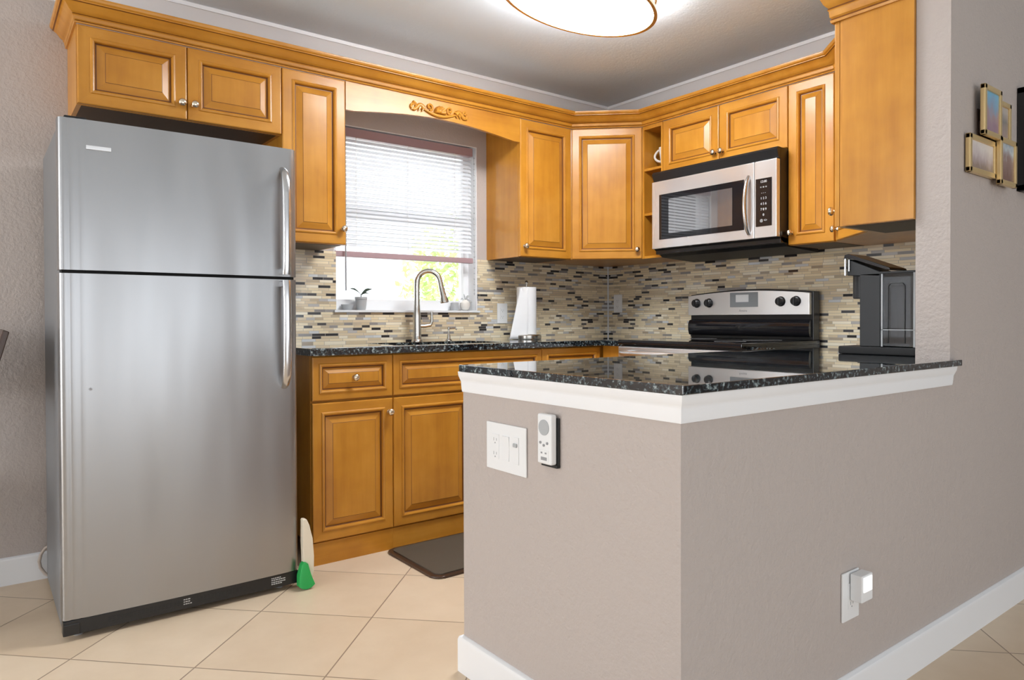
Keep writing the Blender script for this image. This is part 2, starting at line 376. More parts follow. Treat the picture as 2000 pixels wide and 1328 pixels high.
# window
struct('trim_5', MB().box(WX0-.006, WX1+.008, -.022, .15, WZ0-.012, WZ0, bev=.002), 'sill')
struct('trim_6', MB().box(WX1-.004, WX1, .0005, .15, WZ0, WZ1).box(WX0, WX0+.004, .0005, .15, WZ0, WZ1).box(WX0+.004, WX1-.004, .0005, .15, WZ1-.004, WZ1), 'white')
w = MB(); fy0, fy1 = .085, .135
w.box(WX0, WX1, fy0, fy1, WZ0, WZ0+.058).box(WX0, WX1, fy0, fy1, WZ1-.045, WZ1)
w.box(WX0, WX0+.045, fy0, fy1, WZ0, WZ1).box(WX1-.040, WX1, fy0, fy1, WZ0, WZ1)
w.box(WX0, WX1, fy0-.005, fy1-.02, 1.585, 1.635)
win = struct('window_1', w, 'white')
pn = build('window_pane', MB().box(WX0+.04, WX1-.03, .108, .112, WZ0+.05, WZ1-.04), 'glass', win)

# ------------------------------------------------------------------ cabinet parts (local: front faces -y, x right, z up)
def door_bm(w, h, t=.019, fr=.058):
    """raised-panel mitred door centred on x, bottom at z=0, back face at y=0, front at y=-t"""
    bm = bmesh.new()
    fr = min(fr, w*.27, h*.30)
    sl = min(.026, (min(w, h)/2-fr-.012)*.5)
    rings = [(0, 0), (0, -t+.004), (.002, -t+.001), (.005, -t), (fr-.016, -t), (fr-.013, -t-.004), (fr-.008, -t-.0055), (fr-.003, -t-.003), (fr, -t+.004), (fr+.003, -t+.009), (fr+.006, -t+.009), (fr+.007+sl, -t-.001), (fr+.009+sl, -t-.002)]
    mats_ = [0, 0, 0, 0, 0, 0, 0, 0, 2, 2, 0, 2]
    rr = [(min(i, min(w, h)/2-.004), y) for i, y in rings]
    prev = None; loops = []
    for i, y in rr:
        loops.append([bm.verts.new(v) for v in ((-w/2+i, y, i), (w/2-i, y, i), (w/2-i, y, h-i), (-w/2+i, y, h-i))])
    for k, (a, c) in enumerate(zip(loops, loops[1:])):
        for j in range(4):
            f = bm.faces.new((a[j], a[(j+1) % 4], c[(j+1) % 4], c[j])); g = mats_[k]
            f.material_index = 2 if g == 2 else (1 if j in (0, 2) else 0)
    f = bm.faces.new(loops[-1]); f.material_index = 0
    f = bm.faces.new(loops[0][::-1]); f.material_index = 0
    return bm
def local_obj(name, bm, mats, parent, loc, rz=0):
    bmesh.ops.recalc_face_normals(bm, faces=bm.faces[:])
    me = bpy.data.meshes.new(name); bm.to_mesh(me); bm.free()
    for x in mats: me.materials.append(M[x])
    for p in me.polygons: p.use_smooth = True
    me.set_sharp_from_angle(angle=math.radians(12))
    o = bpy.data.objects.new(name, me); COL.objects.link(o); wn_ = o.modifiers.new('wn', 'WEIGHTED_NORMAL'); wn_.keep_sharp = True; o.parent = parent; o.location = loc; o.rotation_euler = (0, 0, rz)
    MW[o.name] = MW[parent.name] @ Matrix.Translation(loc) @ Matrix.Rotation(rz, 4, 'Z'); return o
def knob(door, x, z, y=-.019):
    b = MB(); b.lathe([(.010, 0), (.0095, -.003), (.005, -.006), (.0045, -.013), (.009, -.016), (.0145, -.020), (.016, -.025), (.0135, -.030), (.008, -.033), (.002, -.034)], (x, y, z), 'y', 20)
    return build('knob', b, 'knob', door, world=False, ang=60)
DM = ['wv', 'wh', 'glaze']
def door(root, x0, x1, z0, z1, yf, kn=None, name='door'):
    g = .0015; w = x1-x0-2*g; h = z1-z0-2*g; cx = (x0+x1)/2
    d = local_obj(name, door_bm(w, h), DM, root, (cx, yf+.019, z0+g))
    if kn: knob(d, kn[0]-cx, kn[1]-z0-g, -.019 if not name.startswith('drawer') else -.0205)
    return d
def carcass(x0, x1, yb, yf, z0, z1, under=False):
    b = MB(); b.box(x0, x1, yf+.020, yb, z0, z1, 0)
    return b
def upper(name, label, x0, x1, z0, z1, doors, U=.326, loc=(0, 0, 0), rz=0, group=None, yback=-.001, yfloor=None):
    """x0,x1 in local coords; doors: list of (x0,x1,(knobx,knobz))"""
    r = thing(name, label, 'cabinet', (loc[0], loc[1], z0), rz, group)
    # local z of root is z0
    c = MB(); c.box(x0, x1, -U+.0205, yback, 0, z1-z0, 0)
    cab = build('cabinet_box', c, 'wv', r, world=False, smooth=False)
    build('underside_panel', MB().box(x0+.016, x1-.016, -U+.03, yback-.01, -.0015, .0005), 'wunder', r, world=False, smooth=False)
    for a, bb, k in doors: door(r, a, bb, 0, z1-z0, -U, (k[0], k[1]-z0) if k else None)
    return r
ZU, ZT, U = 1.390, 2.156, .326
upper('wall_cabinet', 'wide short maple wall cabinet with two doors above the refrigerator', -3.112, -2.340, 1.858, ZT,
      [(-3.112, -2.727, (-2.750, 1.921)), (-2.727, -2.340, (-2.702, 1.921))])
upper('wall_cabinet', 'narrow tall maple wall cabinet between refrigerator and window', -2.339, -2.040, ZU, ZT, [(-2.339, -2.040, (-2.060, 1.463))])
upper('wall_cabinet', 'narrow maple wall cabinet just right of the window, its side lit', -1.009, -.628, ZU, ZT, [(-1.009, -.628, (-.980, 1.449))])
# diagonal corner cabinet
YD = -.607
r = thing('wall_cabinet', 'diagonal maple wall cabinet across the far corner', 'cabinet', (-.45, -.45, ZU))
d45 = Vector((YD*-1*0+(-U)+.627, YD+U, 0)); 
A_ = Vector((-.627, -U, 0)); B_ = Vector((-U, YD, 0)); dv = (B_-A_).normalized(); nn = Vector((dv.y, -dv.x, 0))  # outward normal
A2 = A_-nn*.0205; B2 = B_-nn*.0205
c = MB().prism([(-.6265, -.009), (-.6265, A2.y), (B2.x, YD+.001), (-.009, YD+.001), (-.009, -.009)], 'z', ZU, ZT)
build('cabinet_box', c, 'wv', r, smooth=False)
mid = (A_+B_)/2; wd = (B_-A_).length; ang = math.atan2(dv.y, dv.x)
def rot_door(root, mid, wd, ang, z0, z1, kx, kz):
    rl = MW[root.name].inverted() @ Vector((mid.x, mid.y, z0)); nl = Vector((math.sin(ang), -math.cos(ang), 0))
    d = local_obj('door', door_bm(wd-.004, z1-z0-.003), DM, root, Vector(rl)-nl*.019+Vector((0, 0, .0015)), ang)
    if kx is not None: knob(d, kx, kz-z0)
    return d
rot_door(r, mid, wd, ang, ZU, ZT, wd/2-.032, 1.442)
# open shelf unit on right wall
y0s, y1s = YD, -.757
r = thing('open_shelf_cabinet', 'narrow open maple shelf niche between corner cabinet and microwave', 'shelf', (-.15, -.68, ZU))
s_ = MB(); s_.box(-U+.002, -.010, y0s-.012, y0s, ZU, ZT).box(-U+.002, -.010, y1s, y1s+.012, ZU, ZT).box(-.018, -.010, y1s+.012, y0s-.012, ZU, ZT)
s_.box(-U+.002, -.018, y1s+.012, y0s-.012, ZT-.022, ZT)
build('cabinet_box', s_, 'wv', r, smooth=False)
for z in (ZU, 1.637, 1.895): build('shelf', MB().box(-U+.004, -.018, y1s+.012, y0s-.012, z, z+.014), 'wh', r, smooth=False)
# right wall: local x -> world -y
RZ = -PI/2
upper('wall_cabinet', 'short maple wall cabinet with two doors directly above the microwave', .758, 1.5285, 1.858, ZT,
      [(.758, 1.137, (1.113, 1.911)), (1.137, 1.5285, (1.160, 1.911))], rz=RZ, yback=-.009)
upper('wall_cabinet', 'very narrow tall maple wall cabinet right of the microwave', 1.529, 1.7595, ZU, ZT, [(1.529, 1.7595, (1.548, 1.448))], rz=RZ, yback=-.009)
# angled filler cabinet between it and the end cabinet
A_ = Vector((-U, -1.763, 0)); B_ = Vector((-.655, -2.105, 0)); dv = (B_-A_).normalized()
r = thing('wall_cabinet', 'angled maple corner cabinet half hidden behind the end cabinet', 'cabinet', (-.3, -2.05, ZU))
nn = Vector((-dv.y, dv.x, 0)); nn = nn if nn.dot(Vector((-1, 1, 0))) > 0 else -nn
A2 = A_-nn*.0205; B2 = B_-nn*.0205
build('cabinet_box', MB().prism([(-.009, -1.761), (A2.x, -1.761), (-.652, B2.y), (-.652, YK+.001), (-.009, YK+.001)], 'z', ZU, ZT), 'wv', r, smooth=False)
wd = (B_-A_).length; ang = math.atan2((B_-A_).y, (B_-A_).x)
# outward normal for rot_door is (sin,-cos) of ang
if Vector((math.sin(ang), -math.cos(ang), 0)).dot(nn) < 0: ang += PI
rot_door(r, (A_+B_)/2, wd, ang, ZU, ZT, -wd/2+.034, 1.440)
# end cabinet hung on the partition, doors face the kitchen (+y)
r = thing('wall_cabinet', 'tall maple end cabinet on the partition, plain side panel facing the camera', 'cabinet', (-.81, -2.25, 1.368))
build('cabinet_box', MB().box(-.975, -.654, YK+.001, -2.1265, 1.368, 2.15), 'wv', r, smooth=False)
build('side_panel', MB().box(-.979, -.975, YK+.001, -2.137, 1.370, 2.15), 'wv', r, smooth=False)
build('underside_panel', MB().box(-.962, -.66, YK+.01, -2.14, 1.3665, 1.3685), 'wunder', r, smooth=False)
d = local_obj('door', door_bm(.318, .780), DM, r, (-.816-(-.81), -2.1245+2.25, .0015), PI); knob(d, .134, 1.43-1.3695)
# valance
r = thing('window_valance', 'arched maple valance board over the window with carved scroll', 'valance', (-1.524, -U, 2.02))
pts = [(-2.039, ZT), (-2.039, 2.022)]
for k in range(0, 25):
    q = k/24; x = -2.0+q*(.952); pts.append((x, 2.022+.041*math.sin(PI*q)**1.0))
pts += [(-1.010, 2.022), (-1.010, ZT)]
build('board', MB().prism(pts, 'y', -U+.001, -U+.019), 'wh', r, smooth=False)
o = MB(); yo = -U-.004
def scroll(cx, cz, r0, turns, dirn, start, rad):
    P_ = []
    for k in range(22):
        q = k/21; a = start+dirn*turns*2*PI*q; rr = r0*(1-.78*q); P_.append((cx+rr*math.cos(a), yo, cz+rr*math.sin(a)))
    return P_
OC = (-1.53, 2.101)
o.tube([(OC[0]-.10+.2*k/20, yo, OC[1]-.002-.024*math.sin(PI*k/20)) for k in range(21)], [.004+.005*math.sin(PI*k/20) for k in range(21)], 8)
for sgn in (-1, 1):
    o.tube([(OC[0]+sgn*(.095+.075*k/16), yo, OC[1]-.002+.014*math.sin(2*PI*k/16)) for k in range(17)], [.013-.008*k/16 for k in range(17)], 8)
    o.tube(scroll(OC[0]+sgn*.155, OC[1]+.002, .020, 1.2, sgn, PI/2, .004), .0065, 6)
    o.tube(scroll(OC[0]+sgn*.06, OC[1]+.012, .019, 1.1, -sgn, -PI/2, .004), .006, 6)
    for k in range(4):
        x = OC[0]+sgn*(.095+.02*k); o.tube([(x, yo, OC[1]), (x+sgn*.010, yo-.003, OC[1]-.020)], [.008, .002], 6)
for k in range(7):
    a = PI*k/6; o.tube([(OC[0], yo, OC[1]-.006), (OC[0]+.03*math.cos(a), yo-.006, OC[1]-.004+.026*math.sin(a))], [.006, .012], 8)
o.lathe([(.011, 0), (.010, -.008), (.004, -.012)], (OC[0], yo, OC[1]), 'y', 12)
build('carved_ornament', o, 'wh', r, ang=50)
# cabinet crown moulding
cr = [(0, 0), (.007, 0), (.009, .005), (.005, .009), (.010, .012), (.012, .024), (.016, .027), (.013, .031), (.020, .035), (.026, .040), (.031, .047), (.038, .056), (.047, .062), (.052, .064), (.052, .068), (.058, .071), (.061, .077), (.061, .085), (0, .085)]
cm = [1 if k in (2, 6, 12) else 0 for k in range(len(cr))]
cpath = [(-3.112, -.001), (-3.112, -U), (-.627, -U), (-U, YD), (-U, -1.763), (-.64, -2.09)]
tag(build('cabinet_crown_molding', MB().sweep(cr, cpath, ZT, mis=cm), ['wh', 'glaze']), 'long maple crown molding running along the tops of the kitchen wall cabinets', 'molding')
cr2 = [(a_, z_*1.7) for a_, z_ in cr]
cm2 = cm
tag(build('cabinet_crown_molding', MB().sweep([(a, z_) for a, z_ in cr2], [(-.70, -2.105), (-.979, -2.105), (-.979, YK+.002)], 2.094, side=1, mis=cm2), ['wh', 'glaze']), 'short maple crown molding wrapping the top of the end cabinet on the partition', 'molding')

# ------------------------------------------------------------------ base cabinets
def base(label, x0, x1, fronts, B=.558, yback=-.009):
    r = thing('base_cabinet', label, 'cabinet', ((x0+x1)/2, -.3, 0)); cx = (x0+x1)/2
    build('cabinet_box', MB().box(x0, x1, -B+.0205, yback, .095, .8895), 'wv', r, smooth=False)
    build('toe_kick', MB().box(x0, x1, -B+.010, -B+.04, 0, .095), 'wh', r, smooth=False)
    for nm, a, bb, z0, z1, k in fronts:
        g = .0015; d = local_obj(nm, door_bm(bb-a-2*g, z1-z0-2*g, fr=.045 if nm == 'drawer_front' else .055), DM, r, ((a+bb)/2-cx, -B+.019+.3, z0+g))
        if k: knob(d, k[0]-(a+bb)/2, k[1]-z0-g, -.0205)
    return r
base('maple base cabinet with knobbed drawer and door beside the refrigerator', -2.302, -1.9225, [('drawer_front', -2.302, -1.9225, .697, .887, (-2.112, .792)), ('door', -2.302, -1.9225, .10, .690, (-1.945, .628))])
base('maple sink base cabinet under the window, drawer front without knob', -1.922, -1.047, [('drawer_front', -1.922, -1.047, .697, .887, None), ('door', -1.922, -1.4845, .10, .690, (-1.51, .628)), ('door', -1.4845, -1.047, .10, .690, (-1.46, .628))])
base('maple base cabinet in the back corner under the paper towels', -1.0465, -.009, [('drawer_front', -1.0465, -.62, .697, .887, None), ('door', -1.0465, -.62, .10, .690, None)])
r = thing('base_cabinet', 'slim maple corner cabinet side between back counter and range', 'cabinet', (-.3, -.66, 0))
build('cabinet_box', MB().box(-.60, -.009, -.756, -.5585, .095, .8895), 'wv', r, smooth=False)
build('toe_kick', MB().box(-.59, -.009, -.756, -.5585, 0, .095), 'wh', r, smooth=False)
r = thing('base_cabinet', 'maple base cabinet between range and peninsula, under the counter', 'cabinet', (-.3, -1.65, 0))
build('cabinet_box', MB().box(-.60, -.009, YK+.002, -1.531, .095, .8895), 'wv', r, smooth=False)
build('toe_kick', MB().box(-.59, -.009, YK+.002, -1.531, 0, .095), 'wh', r, smooth=False)

# ------------------------------------------------------------------ countertops
sx0, sx1, sy0, sy1 = -1.86, -1.22, -.50, -.14
c = MB(); zt, zb = .922, .8905; yf = -.583
c.box(-2.318, sx0, yf, -.0085, zb, zt, bev=.003).box(sx1, -.0085, yf, -.0085, zb, zt, bev=.003).box(sx0-.004, sx1+.004, yf, sy0, zb, zt, bev=.003).box(sx0-.004, sx1+.004, sy1, -.0085, zb, zt, bev=.003)
c.box(-.63, -.0085, -.7565, yf+.004, zb, zt, bev=.003)
tag(build('countertop', c, 'granite'), 'black speckled granite countertop along the window wall, holding the sink', 'countertop')
pp = [(-2.2986, -2.504), (-.9318, -2.504), (-.9318, YB-.0015), (XP-.002, YB-.0015), (XP-.002, YK+.0015), (-.0085, YK+.0015), (-.0085, -1.5305), (-.63, -1.5305), (-.63, -1.681), (-2.2986, -1.681)]
tag(build('bar_top', MB().prism(pp, 'z', .891, .911, bev=.0025), 'granite'), 'black speckled granite bar top capping the peninsula wall', 'countertop')
# sink
s_ = MB(); s_.box(sx0-.012, sx1+.012, sy0-.012, sy0-.002, .70, .889).box(sx0-.012, sx1+.012, sy1+.002, sy1+.012, .70, .889).box(sx0-.012, sx0-.002, sy0-.012, sy1+.012, .70, .889).box(sx1+.002, sx1+.012, sy0-.012, sy1+.012, .70, .889).box(sx0-.012, sx1+.012, sy0-.012, sy1+.012, .69, .70)
tag(build('sink', s_, 'steel2'), 'stainless steel undermount sink basin in the granite below the window', 'sink')
# faucet
FX, FY = -1.535, -.095
r = thing('faucet', 'brushed nickel gooseneck faucet behind the kitchen sink', 'faucet', (FX, FY, .922))
build('base', MB().lathe([(.030, .922), (.030, .928), (.024, .936), (.0225, .96), (.0215, 1.06), (.0175, 1.09), (.0165, 1.12)], (FX, FY, 0)), 'chrome', r)
path = [(FX, FY, 1.10), (FX, FY, 1.22)]; dx, dy = .80, -.60; R_ = .063
for k in range(1, 15):
    a = PI-k/14*PI*.97; path.append((FX+dx*(R_+R_*math.cos(a)), FY+dy*(R_+R_*math.cos(a)), 1.235+R_*1.05*math.sin(a)))
e = path[-1]; path += [(e[0]+dx*.006, e[1]+dy*.006, e[2]-.03)]
build('spout', MB().tube(path, [.0155]*3+[.0135]*(len(path)-3), 16), 'chrome', r, ang=60)
e = path[-1]
build('spray_head', MB().tube([e, (e[0]+dx*.010, e[1]+dy*.010, e[2]-.045), (e[0]+dx*.016, e[1]+dy*.016, e[2]-.075), (e[0]+dx*.017, e[1]+dy*.017, e[2]-.082)], [.0145, .017, .024, .021], 16), 'chrome', r, ang=60)
build('lever_handle', MB().tube([(FX, FY, 1.005), (FX+.045, FY-.012, 1.006), (FX+.072, FY-.018, 1.010), (FX+.080, FY-.020, 1.03), (FX+.080, FY-.020, 1.082)], [.011, .010, .009, .009, .0065], 12), 'chrome', r, ang=60)
r = thing('soap_dispenser', 'small nickel soap dispenser pump right of the faucet', 'soap dispenser', (-1.335, -.095, .922))
build('pump', MB().lathe([(.019, .922), (.019, .926), (.011, .934), (.009, .955), (.0055, .96), (.005, .985), (.009, .988), (.009, .996), (.004, .999)], (-1.335, -.095, 0)), 'chrome', r)
build('nozzle', MB().tube([(-1.335, -.095, .990), (-1.31, -.12, .992), (-1.302, -.128, .984)], .0045, 8), 'chrome', r)

# paper towel holder and roll
TX, TY = -.835, -.16
r = thing('paper_towel_holder', 'upright metal paper towel holder on the back counter', 'paper towel holder', (TX, TY, .922))
build('base', MB().lathe([(.085, .922), (.087, .928), (.087, .944), (.083, .949), (.02, .951), (.006, .952)], (TX, TY, 0), seg=36), 'chrome', r)
build('rod', MB().tube([(TX, TY, .95), (TX, TY, 1.252)], .006, 10).lathe([(.005, 1.244), (.010, 1.25), (.011, 1.258), (.006, 1.266), (.001, 1.268)], (TX, TY, 0)), 'chrome', r)
r = thing('paper_towel_roll', 'white paper towel roll with its loose sheet hanging to the left', 'paper towel', (TX, TY, .952))
build('roll', MB().lathe([(.012, .952), (.058, .952), (.058, 1.226), (.054, 1.228), (.020, 1.228), (.018, 1.20)], (TX, TY, 0), seg=40), 'paper', r)
q = MB(); gr = []
for i in range(13):
    zz = 1.222-(1.222-.925)*i/12; row = []
    for j in range(9):
        s_ = j/8; sp_ = .004+.075*(i/12)**1.2
        x = TX-.030-(.026+sp_)*s_; y = TY-.050-.004*math.sin(s_*3+i*.3)+.040*s_
        row.append((x, y, zz))
    gr.append([q.bm.verts.new(p) for p in row])
for a, bb in zip(gr, gr[1:]):
    for k in range(8): q.bm.faces.new((a[k], a[k+1], bb[k+1], bb[k]))
sh = build('loose_sheet', q, 'paper', r, ang=80); md = sh.modifiers.new('thick', 'SOLIDIFY'); md.thickness = .0008

# ------------------------------------------------------------------ refrigerator
fx0, fx1, fyf, fzt, fzs = -3.2086, -2.4264, -.739, 1.699, 1.203
r = thing('refrigerator', 'tall stainless steel top-freezer refrigerator left of the base cabinets', 'refrigerator', ((fx0+fx1)/2, -.4, 0))
build('cabinet_body', MB().box(fx0+.006, fx1-.006, fyf+.072, -.055, .015, fzt-.012, bev=.004), 'side', r)
def fdoor(z0, z1, name):
    pts = [(fx0, fyf+.062), (fx0, fyf+.020), (fx0+.003, fyf+.011), (fx0+.009, fyf+.006)]
    pts += [(fx0+.020, fyf+.0035), (fx0+.026, fyf+.006), (fx0+.032, fyf+.0045), (fx0+.046, fyf+.0015), (fx0+.053, fyf+.004), (fx0+.060, fyf+.001)]
    n = 14
    for k in range(n+1):
        q_ = k/n; x = fx0+.075+(fx1-fx0-.125)*q_; pts.append((x, fyf-.006*math.sin(PI*q_)))
    pts += [(fx1-.034, fyf+.002), (fx1-.026, fyf+.001), (fx1-.012, fyf+.006), (fx1-.003, fyf+.016), (fx1, fyf+.026), (fx1, fyf+.062)]
    return build(name, MB().prism(pts, 'z', z0, z1), 'steel', r, ang=50)
d1 = fdoor(fzs+.005, fzt, 'freezer_door'); d2 = fdoor(.0705, fzs-.006, 'refrigerator_door')
build('door_gasket', MB().box(fx0+.01, fx1-.01, fyf+.020, fyf+.068, fzs-.006, fzs+.005).box(fx0+.012, fx1-.012, fyf+.062, fyf+.074, .08, fzt-.015), 'dark', r, smooth=False)
hx = -2.487
def fhandle(za, zb, d, nm):  # za: far curved end, zb: end at the split
    yf_ = fyf-.006; o_ = .048; sgn = 1 if zb > za else -1; ln = abs(zb-za); P_ = []; Rr = []
    for q_, out in ((0, -.006), (.03, .012), (.07, .028), (.13, .040), (.25, .046), (.5, .048), (.8, .047), (.94, .044), (1.0, .040)):
        P_.append((hx+ (.004 if q_ < .05 else 0), yf_-out, za+sgn*ln*q_)); Rr.append(.016 if q_ > .1 else .013+.003*q_*10)
    b_ = MB().tube(P_, Rr, 14, flat=.62); zz = zb-sgn*.012
    b_.box(hx-.013, hx+.013, yf_-.040, yf_+.010, min(zz-.011, zz+.011), max(zz-.011, zz+.011), bev=.003)
    h = build('handle', b_, 'handle', d, ang=60); return h
fhandle(1.619, fzs+.012, d1, 'a'); fhandle(.785, fzs-.012, d2, 'b')
g = MB().box(fx0+.002, fx1-.004, fyf+.004, fyf+.05, .020, .068, 0, .002)
g.box(fx0+.004, fx0+.05, fyf+.002, fyf+.02, .020, .058, 0, .003)
for k in range(36):
    x = fx0+.13+k*.0125; g.box(x, x+.009, fyf+.0032, fyf+.006, .044, .046, 1).box(x, x+.009, fyf+.0032, fyf+.006, .050, .052, 1).box(x, x+.007, fyf+.0032, fyf+.006, .038, .0395, 1)
gr_ = build('base_grille', g, ['black', 'smoke'], r, smooth=False)
for (x0_, zs) in ((-2.845, [(.052, .018), (.044, .022), (.036, .026)]), (-2.535, [(.056, .035), (.049, .050), (.041, .045), (.034, .035)])):
    g = MB()
    for z_, wd_ in zs:
        x = x0_
        while x < x0_+wd_: ww = random.uniform(.004, .009); g.box(x, x+ww, fyf+.003, fyf+.0045, z_, z_+.0032); x += ww+.002
    build('grille_lettering', g, 'print', gr_, smooth=False)
build('hinge_cover', MB().box(fx0+.02, fx0+.085, fyf+.03, fyf+.11, fzt-.001, fzt+.014, bev=.004), 'matte_black', r)
for x in (fx0+.05, fx1-.06): build('leveling_foot', MB().lathe([(.014, 0), (.014, .006), (.006, .008), (.006, .03)], (x, fyf+.06, 0)), 'grey', r)
build('badge', MB().box(fx0+.078, fx0+.150, fyf-.0055, fyf-.001, 1.603, 1.616, bev=.001), 'steel2', d1)
build('magnet', MB().lathe([(.004, -.009), (.004, -.003)], (fx0+.085, fyf, .818), 'y', 10), 'grey', d2)

# ------------------------------------------------------------------ microwave
r = thing('microwave', 'stainless over-the-range microwave with black vent hood mounted below cabinet', 'microwave', (-.2, -1.146, 1.39))
mx, ya, yb_ = -.405, -.759, -1.5285
build('housing', MB().box(-.385, -.012, yb_, ya, 1.40, 1.853, bev=.003), 'black', r)
build('bottom_vent', MB().prism([(-.398, 1.428), (-.33, 1.386), (-.05, 1.372), (-.05, 1.40), (-.385, 1.43)], 'y', yb_, ya), 'matte_black', r)
build('top_vent', MB().prism([(-.386, 1.798), (-.402, 1.803), (-.416, 1.842), (-.408, 1.853), (-.386, 1.853)], 'y', yb_, ya), 'black', r)
dr = build('door', MB().box(mx-.012, -.386, -1.4065, ya, 1.428, 1.798, bev=.004), 'steel3', r)
build('window_glass', MB().box(mx-.0145, mx-.011, -1.352, -.813, 1.476, 1.722, bev=.001), 'bglass', dr)
build('window_screen', MB().box(mx-.0152, mx-.0145, -1.285, -.880, 1.505, 1.692), 'mwscreen', dr)
hp = []
for k in range(15):
    q_ = k/14; hp.append((mx-.012-.036*math.sin(PI*q_)**.7 if 0 < q_ < 1 else mx-.010, -1.378, 1.455+.275*q_))
build('handle', MB().tube(hp, .010, 12, flat=1.3), 'handle', dr, ang=60)
cpn = build('control_panel', MB().box(mx-.012, -.386, yb_+.001, -1.408, 1.428, 1.798, bev=.004), 'steel3', r)
build('key_pad', MB().box(mx-.0145, mx-.011, -1.503, -1.417, 1.483, 1.712, bev=.001), 'bglass', cpn)
for j, row in enumerate(('12:00', '= = =', '- - -', '1 2 3', '4 5 6', '7 8 9', '0', '@ <>')):
    text('keypad_print', row, .016, 'print', cpn, facing((mx-.0148, -1.460, 1.696-.0265*j), -1, 0))

# ------------------------------------------------------------------ range
r = thing('range', 'black and stainless electric range with rear control panel, against right wall', 'stove', (-.35, -1.144, 0))
ra, rb = -.7585, -1.5285
build('body', MB().box(-.655, -.02, rb+.001, ra-.001, .03, .905, bev=.003), 'black', r)
build('cooktop', MB().box(-.690, -.03, rb, ra, .905, .930, bev=.006), 'bglass', r)
ov = build('oven_door', MB().box(-.690, -.656, rb+.004, ra-.004, .22, .895, bev=.006), 'steel2', r)
build('oven_window', MB().box(-.6925, -.689, -1.40, -.89, .40, .70, bev=.001), 'bglass', ov)
build('handle', MB().tube([(-.69, -1.46, .862), (-.735, -1.46, .862), (-.738, -1.44, .862), (-.738, -.85, .862), (-.735, -.83, .862), (-.69, -.83, .862)], .0135, 12), 'steel2', ov)
build('drawer', MB().box(-.688, -.656, rb+.004, ra-.004, .06, .212, bev=.006), 'steel2', r)
build('burner_rings', MB(), 'grey', r) if False else None
for (x, y, ro) in ((-.50, -.96, .095), (-.50, -1.33, .075), (-.23, -.96, .075), (-.23, -1.33, .095)):
    build('burner', MB().lathe([(ro-.003, .9302), (ro, .9302), (ro, .9306), (ro-.003, .9306), (ro-.003, .9302)], (x, y, 0), seg=40, cap=False), 'grey', r)
# backguard with arched top
def arch(y0, y1, z0, z1, dz, n=18): return [(y0+(y1-y0)*k/n, z1+dz*math.sin(PI*k/n)) for k in range(n+1)]
gpts = [(rb+.008, .93)]+[(y, z) for y, z in arch(rb+.008, ra-.001, .93, 1.178, .022)]+[(ra-.001, .93)]
gb = build('backguard', MB().prism(gpts, 'x', -.078, -.022, bev=.003), 'black', r)
fpts = [(-1.512, 1.060)]+arch(-1.512, -.760, 0, 1.170, .020)+[(-.760, 1.060)]
cpn = build('control_panel', MB().prism(fpts, 'x', -.104, -.077, bev=.002), 'steel2', gb)
build('glossy_band', MB().prism([(-.078, .945), (-.100, .950), (-.108, .975), (-.108, 1.010), (-.098, 1.030), (-.078, 1.036)], 'y', -1.512, -.762), 'bglass', gb, ang=60)
build('clock_display', MB().box(-.1055, -.1035, -1.222, -1.047, 1.103, 1.182, bev=.001), 'screen', gb)
build('clock_screen', MB().box(-.1062, -.1055, -1.165, -1.085, 1.130, 1.170), 'print', gb)
text('brand_mark', 'Amana', .018, 'grey', gb, facing((-.1045, -1.130, 1.083), -1, 0))
for y in (-.822, -.908, -1.356, -1.442):
    k_ = MB().lathe([(.026, -.104), (.026, -.108), (.022, -.112), (.020, -.128), (.016, -.131), (.001, -.131)], (0, y, 1.129), 'x', 24)
    k_.box(-.136, -.128, y-.0045, y+.0045, 1.109, 1.149, bev=.002); build('burner_knob', k_, 'black', gb)

# ------------------------------------------------------------------ coffee maker (faces +y)
r = thing('coffee_maker', 'dark graphite pod coffee maker with clear water tank on the bar top', 'coffee maker', (-.80, -2.2, .911))
xa_, xb_ = -.86, -.735
build('base', MB().box(xa_-.004, xb_, -2.335, -2.062, .9115, .940, bev=.005), 'matte_black', r)
build('column', MB().box(xa_, xb_, -2.214, -2.140, .940, 1.205, bev=.004), 'smoke', r)
build('brew_head', MB().prism([(-2.092, 1.200), (-2.092, 1.262), (-2.214, 1.208), (-2.214, 1.190)], 'x', xa_, xb_, bev=.004).lathe([(.034, 1.115), (.036, 1.118), (.036, 1.205)], ((xa_+xb_)/2-.014, -2.132, 0), seg=28), 'smoke', r)
build('lid_handle', MB().prism([(-2.082, 1.258), (-2.086, 1.276), (-2.100, 1.280), (-2.246, 1.222), (-2.250, 1.214), (-2.236, 1.213), (-2.104, 1.266)], 'x', xa_-.004, xb_+.004, bev=.002), 'bglass', r)
build('chrome_band', MB().tube([(xa_-.004, -2.090, 1.20), (xa_-.004, -2.090, 1.262)], .004, 8).tube([(xa_-.004, -2.104, 1.215), (xa_-.004, -2.104, 1.258)], .003, 8), 'handle', r)
tk = MB(); tk.prism([(-2.218, .945), (-2.218, 1.200), (-2.328, 1.200), (-2.328, .945)], 'x', xa_+.004, xb_-.004)
build('water_tank', tk, 'tank', r, smooth=False)
tr_ = MB()
for (y, z, y2, z2) in ((-2.241, .955, -2.241, 1.155), (-2.241, 1.155, -2.249, 1.165), (-2.249, 1.165, -2.290, 1.165), (-2.290, 1.165, -2.297, 1.155), (-2.297, 1.155, -2.297, .955)):
    tr_.tube([(xa_+.003, y, z), (xa_+.003, y2, z2)], .0018, 6)
build('tank_grip', tr_, 'black', r)
build('tank_lid', MB().box(xa_, xb_, -2.332, -2.212, 1.200, 1.208, bev=.002), 'smoke', r)
